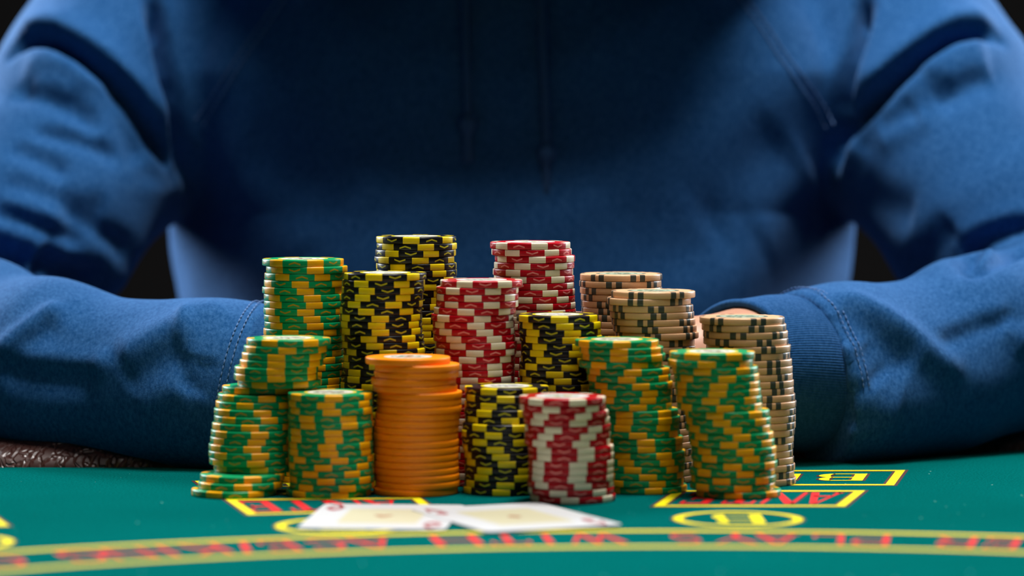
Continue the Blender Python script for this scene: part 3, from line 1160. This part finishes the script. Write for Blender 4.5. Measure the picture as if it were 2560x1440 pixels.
def body_sdf(p):
    s = ellipsoid(p, (0, 1.965, 0.06), (0.150, 0.090, 0.30))
    s = smin(s, ellipsoid(p, (0, 1.965, 0.16), (0.165, 0.085, 0.12)), 0.03)
    s = smin(s, capsule(p, (0, 1.985, 0.25), (0, 1.93, 0.335), 0.060, 0.054), 0.03)
    hd = ellipsoid(p, HEAD + (0, 0.012, 0.025), (0.076, 0.098, 0.092))
    hd = smin(hd, ellipsoid(p, HEAD + (0, -0.028, -0.045), (0.060, 0.066, 0.074)), 0.03)
    hd = smin(hd, ellipsoid(p, HEAD + (0, -0.072, -0.098), (0.022, 0.018, 0.016)), 0.02)                 # chin
    hd = smin(hd, capsule(p, HEAD + (0, -0.094, 0.012), HEAD + (0, -0.112, -0.026), 0.008, 0.013), 0.012)    # nose
    hd = smin(hd, capsule(p, HEAD + (-0.035, -0.082, 0.024), HEAD + (0.035, -0.082, 0.024), 0.010, 0.010), 0.012)   # brow
    hd = smin(hd, capsule(p, HEAD + (-0.020, -0.092, -0.058), HEAD + (0.020, -0.092, -0.058), 0.006, 0.006), 0.008)   # lips
    for sg in (-1, 1):
        hd = np.maximum(hd, -(np.sqrt(((p - (HEAD + (sg * 0.032, -0.100, 0.004))) ** 2).sum(1)) - 0.015))   # eye sockets
        hd = smin(hd, ellipsoid(p, HEAD + (sg * 0.078, 0.012, -0.010), (0.010, 0.018, 0.031)), 0.008)
    s = smin(s, hd, 0.02)
    for sg in (-1, 1):
        H = HAND[sg]
        a = chain(p, H['arm'], 0.01)
        m = (p[:, 1] < 1.70) & (p[:, 2] < 0.12) & (p[:, 0] * sg > -0.04) & (p[:, 0] * sg < 0.14)
        if m.any():
            q, h = p[m], a[m]
            for u, v in H['palm']:
                h = smin(h, capsule(q, u, v, 0.0135, 0.0105), 0.006)
            for f in H['fing']:
                h = smin(h, chain(q, f, 0.003), 0.0035)
            a[m] = h
        s = smin(s, a, 0.012)
    return s


bv, bf = surface_nets(body_sdf, (-0.37, 1.60, -0.26), (0.37, 2.08, 0.61), 0.0055)
bv = project(body_sdf, bv, 2)
world_child(np_mesh('body', bv, bf, M['skin'], person), person)

# hair: a close cap over the skull
vs, fs = [], []
for i in range(17):
    ph = PI * 0.5 * i / 16 * 1.25
    for k in range(40):
        t = 2 * PI * k / 40
        fr = 0.5 - 0.5 * math.sin(t)
        lim = ph * (0.70 + 0.45 * (1 - fr))
        r = 1.0 + 0.02 * math.sin(7 * t + 3 * ph)
        vs.append(np.array(HEAD) + (0.081 * r * math.sin(lim) * math.cos(t), 0.014 + 0.104 * r * math.sin(lim) * math.sin(t), 0.027 + 0.099 * r * math.cos(lim)))
for i in range(16):
    for k in range(40):
        fs.append((i * 40 + k, (i + 1) * 40 + k, (i + 1) * 40 + (k + 1) % 40, i * 40 + (k + 1) % 40))
world_child(mesh_obj('hair', vs, fs, M['hair']), person)
for sg in (-1, 1):
    bm = bmesh.new()
    bmesh.ops.create_uvsphere(bm, u_segments=20, v_segments=12, radius=0.0125)
    for v in bm.verts:
        v.co += Vector(HEAD + (sg * 0.032, -0.086, 0.004))
    world_child(bm_obj('eye', bm, M['eye'], None, True), person)

# ------------------------------------------------------------------ poker chips
def chip_profile(R, h):
    e = 0.00055
    pts = [(R - e, h), (R - e * 0.55, h - e * 0.10), (R - e * 0.15, h - e * 0.45), (R, h - e)]
    return pts + [(r, -z) for r, z in reversed(pts)]


def chip_body_mesh(name, R, mat):
    prof_ = chip_profile(R, CHIP_H / 2)
    n_, k = 60, len(prof_)
    vs, fs = [], []
    for i in range(n_):
        t = 2 * PI * i / n_
        vs += [(r * math.sin(t), -r * math.cos(t), z) for r, z in prof_]
    for i in range(n_):
        for j in range(k - 1):
            a, b_ = i * k + j, ((i + 1) % n_) * k + j
            fs.append((a, a + 1, b_ + 1, b_))
    c0 = len(vs)
    vs += [(0, 0, CHIP_H / 2), (0, 0, -CHIP_H / 2)]
    for i in range(n_):
        a, b_ = i * k, ((i + 1) % n_) * k
        fs.append((c0, a, b_))
        fs.append((c0 + 1, b_ + k - 1, a + k - 1))
    me = bpy.data.meshes.new(name)
    me.from_pydata(vs, [], fs)
    me.polygons.foreach_set('use_smooth', [True] * len(fs))
    sm = [len(f) == 4 for f in fs]
    me.polygons.foreach_set('use_smooth', sm)
    me.materials.append(mat)
    return me


def spot_mesh(name, R, mat, a0, a1, depth, segs):
    """an inlaid clay piece wrapping the chip's edge, a hair proud of it"""
    off = 0.00004
    prof_ = [(R - depth, CHIP_H / 2 + off)] + [(r + off, z + math.copysign(off, z) * 0.6) for r, z in chip_profile(R, CHIP_H / 2)] + [(R - depth, -CHIP_H / 2 - off)]
    k = len(prof_)
    vs, fs = [], []
    for i in range(segs + 1):
        t = math.radians(a0 + (a1 - a0) * i / segs)
        vs += [(r * math.sin(t), -r * math.cos(t), z) for r, z in prof_]
    for i in range(segs):
        for j in range(k - 1):
            a, b_ = i * k + j, (i + 1) * k + j
            fs.append((a, a + 1, b_ + 1, b_))
    me = bpy.data.meshes.new(name)
    me.from_pydata(vs, [], fs)
    me.polygons.foreach_set('use_smooth', [True] * len(fs))
    me.materials.append(mat)
    return me


def inlay_mesh(name, R, mat):
    vs, fs = [(0, 0, 0)], []
    for i in range(48):
        t = 2 * PI * i / 48
        vs.append((R * math.cos(t), R * math.sin(t), 0))
    for i in range(48):
        fs.append((0, 1 + i, 1 + (i + 1) % 48))
    me = bpy.data.meshes.new(name)
    me.from_pydata(vs, [], fs)
    me.materials.append(mat)
    return me


TAN_R = 0.0201
KIND = {
    'green': dict(R=CHIP_R, body=chip_body_mesh('green_chip', CHIP_R, M['green']), spot=[spot_mesh('amber_spot', CHIP_R, M['amber'], -12, 12, 0.0034, 4)],
                  inlay=inlay_mesh('green_inlay', CHIP_R * 0.62, M['inlay_green']), words='green and yellow'),
    'black': dict(R=CHIP_R, body=chip_body_mesh('black_chip', CHIP_R, M['black']), spot=[spot_mesh('yellow_spot', CHIP_R, M['yellow'], -12, 12, 0.0034, 4)],
                  inlay=inlay_mesh('black_inlay', CHIP_R * 0.62, M['inlay_black']), words='black and yellow'),
    'red': dict(R=CHIP_R, body=chip_body_mesh('red_chip', CHIP_R, M['red']), spot=[spot_mesh('cream_spot', CHIP_R, M['cream'], -12, 12, 0.0034, 4)],
                inlay=inlay_mesh('red_inlay', CHIP_R * 0.62, M['inlay_red']), words='red and cream'),
    'tan': dict(R=TAN_R, body=chip_body_mesh('tan_chip', TAN_R, M['tan']),
                spot=[spot_mesh('charcoal_stripe', TAN_R, M['charcoal'], -11.2, -2.9, 0.0022, 3), spot_mesh('charcoal_stripe', TAN_R, M['charcoal'], 2.9, 11.2, 0.0022, 3)],
                inlay=inlay_mesh('tan_inlay', TAN_R * 0.62, M['inlay_tan']), words='tan and grey striped'),
    'orange': dict(R=CHIP_R + 0.0001, body=chip_body_mesh('orange_chip', CHIP_R + 0.0001, M['orange']), spot=[],
                   inlay=inlay_mesh('orange_inlay', CHIP_R * 0.57, M['inlay_orange']), words='plain orange'),
}
ORD = ['', 'first', 'second', 'third', 'fourth', 'fifth', 'sixth', 'seventh', 'eighth', 'ninth', 'tenth', 'eleventh', 'twelfth', 'thirteenth', 'fourteenth',
       'fifteenth', 'sixteenth', 'seventeenth', 'eighteenth', 'nineteenth', 'twentieth', 'twenty-first', 'twenty-second', 'twenty-third']


def chip_label(kind, k, n_, where):
    wd = KIND[kind]['words']
    if k == 0:
        return '%s chip on top of the %s' % (wd, where)
    if k == n_ - 1:
        return '%s chip at the bottom of the %s' % (wd, where)
    if k <= n_ // 2:
        return '%s chip, %s from top of %s' % (wd, ORD[k + 1], where)
    return '%s chip, %s from bottom of %s' % (wd, ORD[n_ - k], where)


def make_chip(kind, loc, alpha, zs, top):
    kd = KIND[kind]
    o = empty('poker_chip', loc)
    bd = bpy.data.objects.new('clay_body', kd['body'])
    COL.objects.link(bd)
    bd.parent = o
    o.rotation_euler = (0, 0, alpha)
    o.scale = (1, 1, zs)
    for i in range(6):
        for sm in kd['spot']:
            s = bpy.data.objects.new('edge_stripe' if kind == 'tan' else 'edge_spot', sm)
            COL.objects.link(s)
            s.parent = o
            s.rotation_euler = (0, 0, i * PI / 3)
    if top:
        s = bpy.data.objects.new('label_inlay', kd['inlay'])
        COL.objects.link(s)
        s.parent = o
        s.location = (0, 0, CHIP_H / 2 + 0.00003)
    return o


def stack(kind, where, y0, n_, zt, org, centers, blocks, dys=None):
    """centers/blocks: readings, top chip first, in a crop whose (left edge, scale) is org; the rest continue with small jitter.
    y0: depth of the stack's axis, zt: height of its top, blocks: (x of one inlaid piece, chevron right of it)"""
    R = KIND[kind]['R']
    x0, sc = org
    th = zt / n_
    zs = th / (CHIP_H + 0.00009)
    last = centers[-1]
    for k in range(n_):
        if k < len(centers):
            c = centers[k]
        else:
            last += random.uniform(-7, 7) * sc / 3 - (last - np.mean(centers)) * 0.15
            c = last
        y = y0 + (dys[k] if dys and k < len(dys) else 0.0)
        x = x_at(x0 + c / sc, y)
        if blocks and k < len(blocks) and blocks[k]:
            bx, par = blocks[k]
            dx = x_at(x0 + bx / sc, y) - x
            al = math.asin(max(-0.98, min(0.98, dx / R)))
            al += math.atan2(x, y)          # chip faces the camera
            if par == 'd':
                al += PI / 3
        else:
            al = random.uniform(0, 2 * PI)
        o = make_chip(kind, (x, y, zt - (k + 0.5) * th), al, zs, k == 0)
        tag(o, chip_label(kind, k, n_, where), 'poker chip', where)
        PLACED.append((x, y, zt - (k + 0.5) * th, th, R, where, k))


PLACED = []
Z1 = (460, 2.88)
stack('green', 'leaning leftmost front green stack', 1.496, 22, 0.0712, Z1,
      [750, 730, 715, 699, 661, 657, 684, 571, 540, 525, 512, 513, 497, 490, 485, 473, 472, 477, 508, 413, 399, 352],
      [(649, 'd'), (782, 'u'), (702, 'd'), (704, 'd'), (700, 'd'), (704, 'u'), (575, 'd'), (450, 'd'), (342, 'u'), (478, 'u'), (310, 'u'), (351, 'u'), (517, 'u'),
       (290, 'u'), (271, 'u'), (532, 'u'), (289, 'u'), (265, 'd'), (290, 'u'), (232, 'd'), (175, 'u'), (253, 'u')],
      [0.020] * 6 + [0.022, 0.026, 0.022, 0.021, 0.019, 0.018, 0.017, 0.016, 0.016, 0.0155, 0.015, 0.015, 0.016, 0.004, 0.002, 0.0])
stack('green', 'short green stack beside the orange', 1.496, 15, 0.0475, Z1,
      [1050, 1052, 1055, 1048, 1057, 1050, 1048, 1055, 1052, 1052, 1055, 1058, 1062, 1060, 1034],
      [(1108, 'u'), (1052, 'u'), (1094, 'u'), (905, 'u'), (914, 'd'), (1104, 'u'), (1110, 'u'), (1058, 'u'), (1074, 'u'), (1147, 'u'), (1030, 'u'), (932, 'u'), (1050, 'd'), (897, 'u'), (1148, 'u')])
Z4 = (900, 2.88)
stack('orange', 'orange stack', 1.503, 20, 0.0634, Z4,
      [343, 410, 405, 383, 394, 428, 424, 425, 414, 409, 403, 399, 404, 404, 403, 402, 405, 410, 412, 398], None)
stack('black', 'short black stack between orange and red', 1.507, 15, 0.0492, Z4,
      [1055, 1062, 1056, 1054, 1058, 1042, 1034, 1038, 1042, 1052, 1058, 1055, 1058, 1055, 1042],
      [(926, 'd'), (1050, 'u'), (925, 'u'), (892, 'u'), (1083, 'd'), (858, 'd'), (961, 'd'), (862, 'u'), (974, 'd'), (1015, 'd'), (1058, 'u'), (895, 'd'), (872, 'd'), (1048, 'u'), (1018, 'u')],
      [0.004, 0.003, 0.003, 0.002, 0.002])
Z5 = (1280, 2.88)
stack('red', 'short red stack behind the cards', 1.4755, 15, 0.0478, Z5,
      [363, 365, 385, 395, 402, 400, 399, 423, 426, 427, 426, 426, 422, 428, 438],
      [(468, 'd'), (272, 'u'), (199, 'u'), (470, 'u'), (287, 'd'), (232, 'u'), (490, 'u'), (221, 'd'), (221, 'u'), (468, 'u'), (468, 'u'), (458, 'd'), (503, 'd'), (323, 'd'), (407, 'u')],
      [-0.004, -0.003, -0.002])
stack('green', 'twisted green stack beside short red', 1.513, 22, 0.0708, Z5,
      [757, 790, 806, 785, 838, 843, 858, 853, 853, 853, 898, 911, 906, 906, 934, 931, 950, 950, 945, 940, 940, 963],
      [(774, 'u'), (752, 'u'), (751, 'd'), (607, 'u'), (850, 'u'), (808, 'd'), (910, 'd'), (978, 'd'), (963, 'u'), (889, 'u'), (1088, 'd'), (1090, 'u'), (1078, 'd'), (887, 'd'), (944, 'd'),
       (949, 'u'), (1079, 'u'), (1103, 'd'), (849, 'u'), (960, 'd'), (1030, 'd'), (1000, 'u')])
Z6 = (1640, 2.88)
stack('green', 'rightmost green stack', 1.493, 20, 0.0666, Z6,
      [408, 395, 430, 440, 445, 453, 458, 462, 515, 525, 524, 545, 553, 566, 565, 575, 555, 565, 557, 602],
      [(230, 'u'), (332, 'u'), (300, 'd'), (480, 'd'), (418, 'u'), (408, 'u'), (360, 'u'), (465, 'd'), (390, 'u'), (438, 'u'), (518, 'u'), (584, 'd'), (492, 'u'), (608, 'u'), (655, 'u'), (515, 'd'),
       (610, 'u'), (438, 'd'), (593, 'u'), (522, 'u')])
stack('tan', 'rightmost tan stack', 1.5445, 24, 0.0795, Z6,
      [622, 637, 647, 650, 670, 663, 678, 683, 683, 691, 691, 703, 711, 706, 706, 706, 700, 693, 691, 688, 695, 703, 698, 711],
      [(701, 'u'), (685, 'u'), (553, 'u'), (743, 'u'), (775, 'u'), (925, 'u'), (815, 'u'), (815, 'u'), (888, 'u'), (840, 'u'), (850, 'u'), (985, 'u'), (812, 'u'), (975, 'u'), (965, 'u'), (955, 'u'),
       (975, 'u'), (860, 'u'), (965, 'u'), (975, 'u'), (800, 'u'), (955, 'u'), (900, 'u'), (955, 'u')])
Z7 = (1420, 5.12)
stack('tan', 'middle tan stack', 1.5560, 28, 0.0912, Z7,
      [1093, 1035, 1066, 1078, 1098, 1115, 1140, 1085, 1100],
      [(830, 'u'), (822, 'u'), (1085, 'u'), (1118, 'u'), (948, 'u'), (1006, 'u'), (1550, 'u'), (1350, 'u')])
stack('tan', 'tan stack beside tallest red', 1.597, 30, 0.0974, Z7,
      [680, 672, 680, 690, 695, 700, 690, 680],
      [(346, 'u'), (555, 'u'), (266, 'u'), (235, 'u'), (430, 'u'), (450, 'u')])
Z3 = (1060, 3.428)
stack('red', 'tallest red stack at the back', 1.585, 35, 0.1134, Z3,
      [910, 922, 951, 945, 934, 944, 944, 949, 951, 955, 958],
      [(988, 'd'), (751, 'd'), (967, 'u'), (838, 'd'), (757, 'u'), (1148, 'u'), (980, 'u'), (1080, 'd'), (1189, 'u'), (1031, 'd')])
stack('red', 'middle red stack', 1.546, 30, 0.0969, Z3,
      [491, 456, 456, 455, 435, 413, 425, 425, 430, 445, 440, 430, 425, 425, 425],
      [(352, 'd'), (249, 'd'), (426, 'd'), (239, 'u'), (365, 'u'), (509, 'd'), (453, 'd'), (530, 'd'), (259, 'u'), (294, 'd'), (443, 'u'), (380, 'd'), (614, 'u'), (619, 'd'), (395, 'd')])
Z2 = (640, 3.273)
stack('black', 'tallest black stack at the back', 1.585, 36, 0.1162, Z2,
      [1309, 1315, 1307, 1296, 1311, 1313, 1312, 1305, 1285, 1280, 1290, 1300],
      [(1288, 'u'), (1408, 'd'), (1452, 'u'), (1364, 'u'), (1501, 'd'), (1518, 'u'), (1590, 'u'), (1430, 'u')])
stack('black', 'black stack before the tallest black', 1.546, 31, 0.1003, Z2,
      [1057, 1045, 1038, 1029, 1027, 1021, 1022, 1022, 1024, 1035, 1040, 1050, 1048, 1045, 1035, 1028],
      [(988, 'd'), (880, 'd'), (928, 'd'), (892, 'd'), (818, 'u'), (924, 'u'), (1041, 'u'), (1013, 'd'), (1043, 'd'), (945, 'u'), (995, 'u'), (790, 'd'), (735, 'd'), (741, 'u'), (818, 'd'), (811, 'u')])
stack('black', 'black stack behind the short red stack', 1.5430, 25, 0.0806, Z3,
      [1145, 1168, 1165, 1172, 1185, 1185, 1185, 1172, 1168, 1175, 1185],
      [(1153, 'u'), (1198, 'd'), (1266, 'u'), (1250, 'u'), (980, 'd'), (957, 'd'), (1018, 'd'), (908, 'd'), (1110, 'd'), (1180, 'd')])
stack('green', 'tallest green stack at the back', 1.5620, 32, 0.1062, Z2,
      [383, 415, 402, 396, 381, 395, 396, 391, 395, 398, 391, 390, 385, 380, 385, 390],
      [(194, 'u'), (525, 'u'), (247, 'u'), (402, 'u'), (445, 'd'), (500, 'd'), (516, 'd'), (447, 'u'), (497, 'd'), (522, 'd'), (318, 'u')])

# ------------------------------------------------------------------ playing cards
HEART = [(0.0, -0.5), (0.22, -0.22), (0.45, 0.08), (0.5, 0.28), (0.42, 0.44), (0.25, 0.48), (0.10, 0.40), (0.0, 0.26), (-0.10, 0.40), (-0.25, 0.48), (-0.42, 0.44), (-0.5, 0.28), (-0.45, 0.08), (-0.22, -0.22)]
DIAMOND = [(0, -0.55), (0.4, 0), (0, 0.55), (-0.4, 0)]
CA = [[(0.40, 1), (0.62, 1), (1.0, 0), (0.76, 0)], [(0.40, 1), (0.52, 1), (0.20, 0), (0.06, 0)], box(0.2, 0.26, 0.8, 0.36), box(0.0, 0, 0.3, 0.05), box(0.68, 0, 1.06, 0.05)]


def flat(name, polys, mat, parent, z):
    vs, fs = [], []
    for p in polys:
        b0 = len(vs)
        vs += [(x, y, z) for x, y in p]
        a2 = sum(p[i][0] * p[(i + 1) % len(p)][1] - p[(i + 1) % len(p)][0] * p[i][1] for i in range(len(p)))
        idx = list(range(b0, b0 + len(p)))
        fs.append(idx if a2 > 0 else idx[::-1])
    return mesh_obj(name, vs, fs, mat, parent, smooth=False)


def rounded(hx, hy, r, n_=6):
    out = []
    for cx, cy, a in ((hx - r, hy - r, 0), (-hx + r, hy - r, 90), (-hx + r, -hy + r, 180), (hx - r, -hy + r, 270)):
        for i in range(n_ + 1):
            t = math.radians(a + 90 * i / n_)
            out.append((cx + r * math.cos(t), cy + r * math.sin(t)))
    return out


def playing_card(loc, rot, suit, label):
    root = empty('playing_card', loc)
    root.rotation_euler = rot
    tag(root, label, 'playing card', 'pair of cards in front of the chips')
    o2 = rounded(0.0315, 0.044, 0.0035)
    T = 0.00032
    vs = [(x, y, 0) for x, y in o2] + [(x, y, T) for x, y in o2]
    k = len(o2)
    fs = [list(range(k - 1, -1, -1)), list(range(k, 2 * k))] + [(i, (i + 1) % k, (i + 1) % k + k, i + k) for i in range(k)]
    mesh_obj('card_stock', vs, fs, M['card'], root, smooth=False)
    flat('panel', [rounded(0.0172, 0.0255, 0.001, 2)], M['card_panel'], root, T + 0.00003)
    flat('centre_pip', [[(x * 0.0085, y * 0.0095) for x, y in suit]], M['card_pip'], root, T + 0.00006)
    for s in (1, -1):
        g = flat('index_letter', [[(s * (-0.0290 + 0.0088 * u), s * (0.0285 + 0.0125 * v)) for u, v in p] for p in CA], M['card_red'], root, T + 0.00004)
        g = flat('index_pip', [[(s * (-0.0245 + 0.0078 * x), s * (0.0225 + 0.0090 * y)) for x, y in suit]], M['card_red'], root, T + 0.00004)
    return root


playing_card((-0.0560, 1.4085, 0.0004), (0, 0, math.radians(-4.6)), HEART, 'white playing card with red corner marks lying in front of the orange stack')
# the second card overlaps the first
playing_card((0.0010, 1.4040, 0.00078), (0, 0, math.radians(23.5)), DIAMOND, 'white playing card turned askew in front of the short red stack')
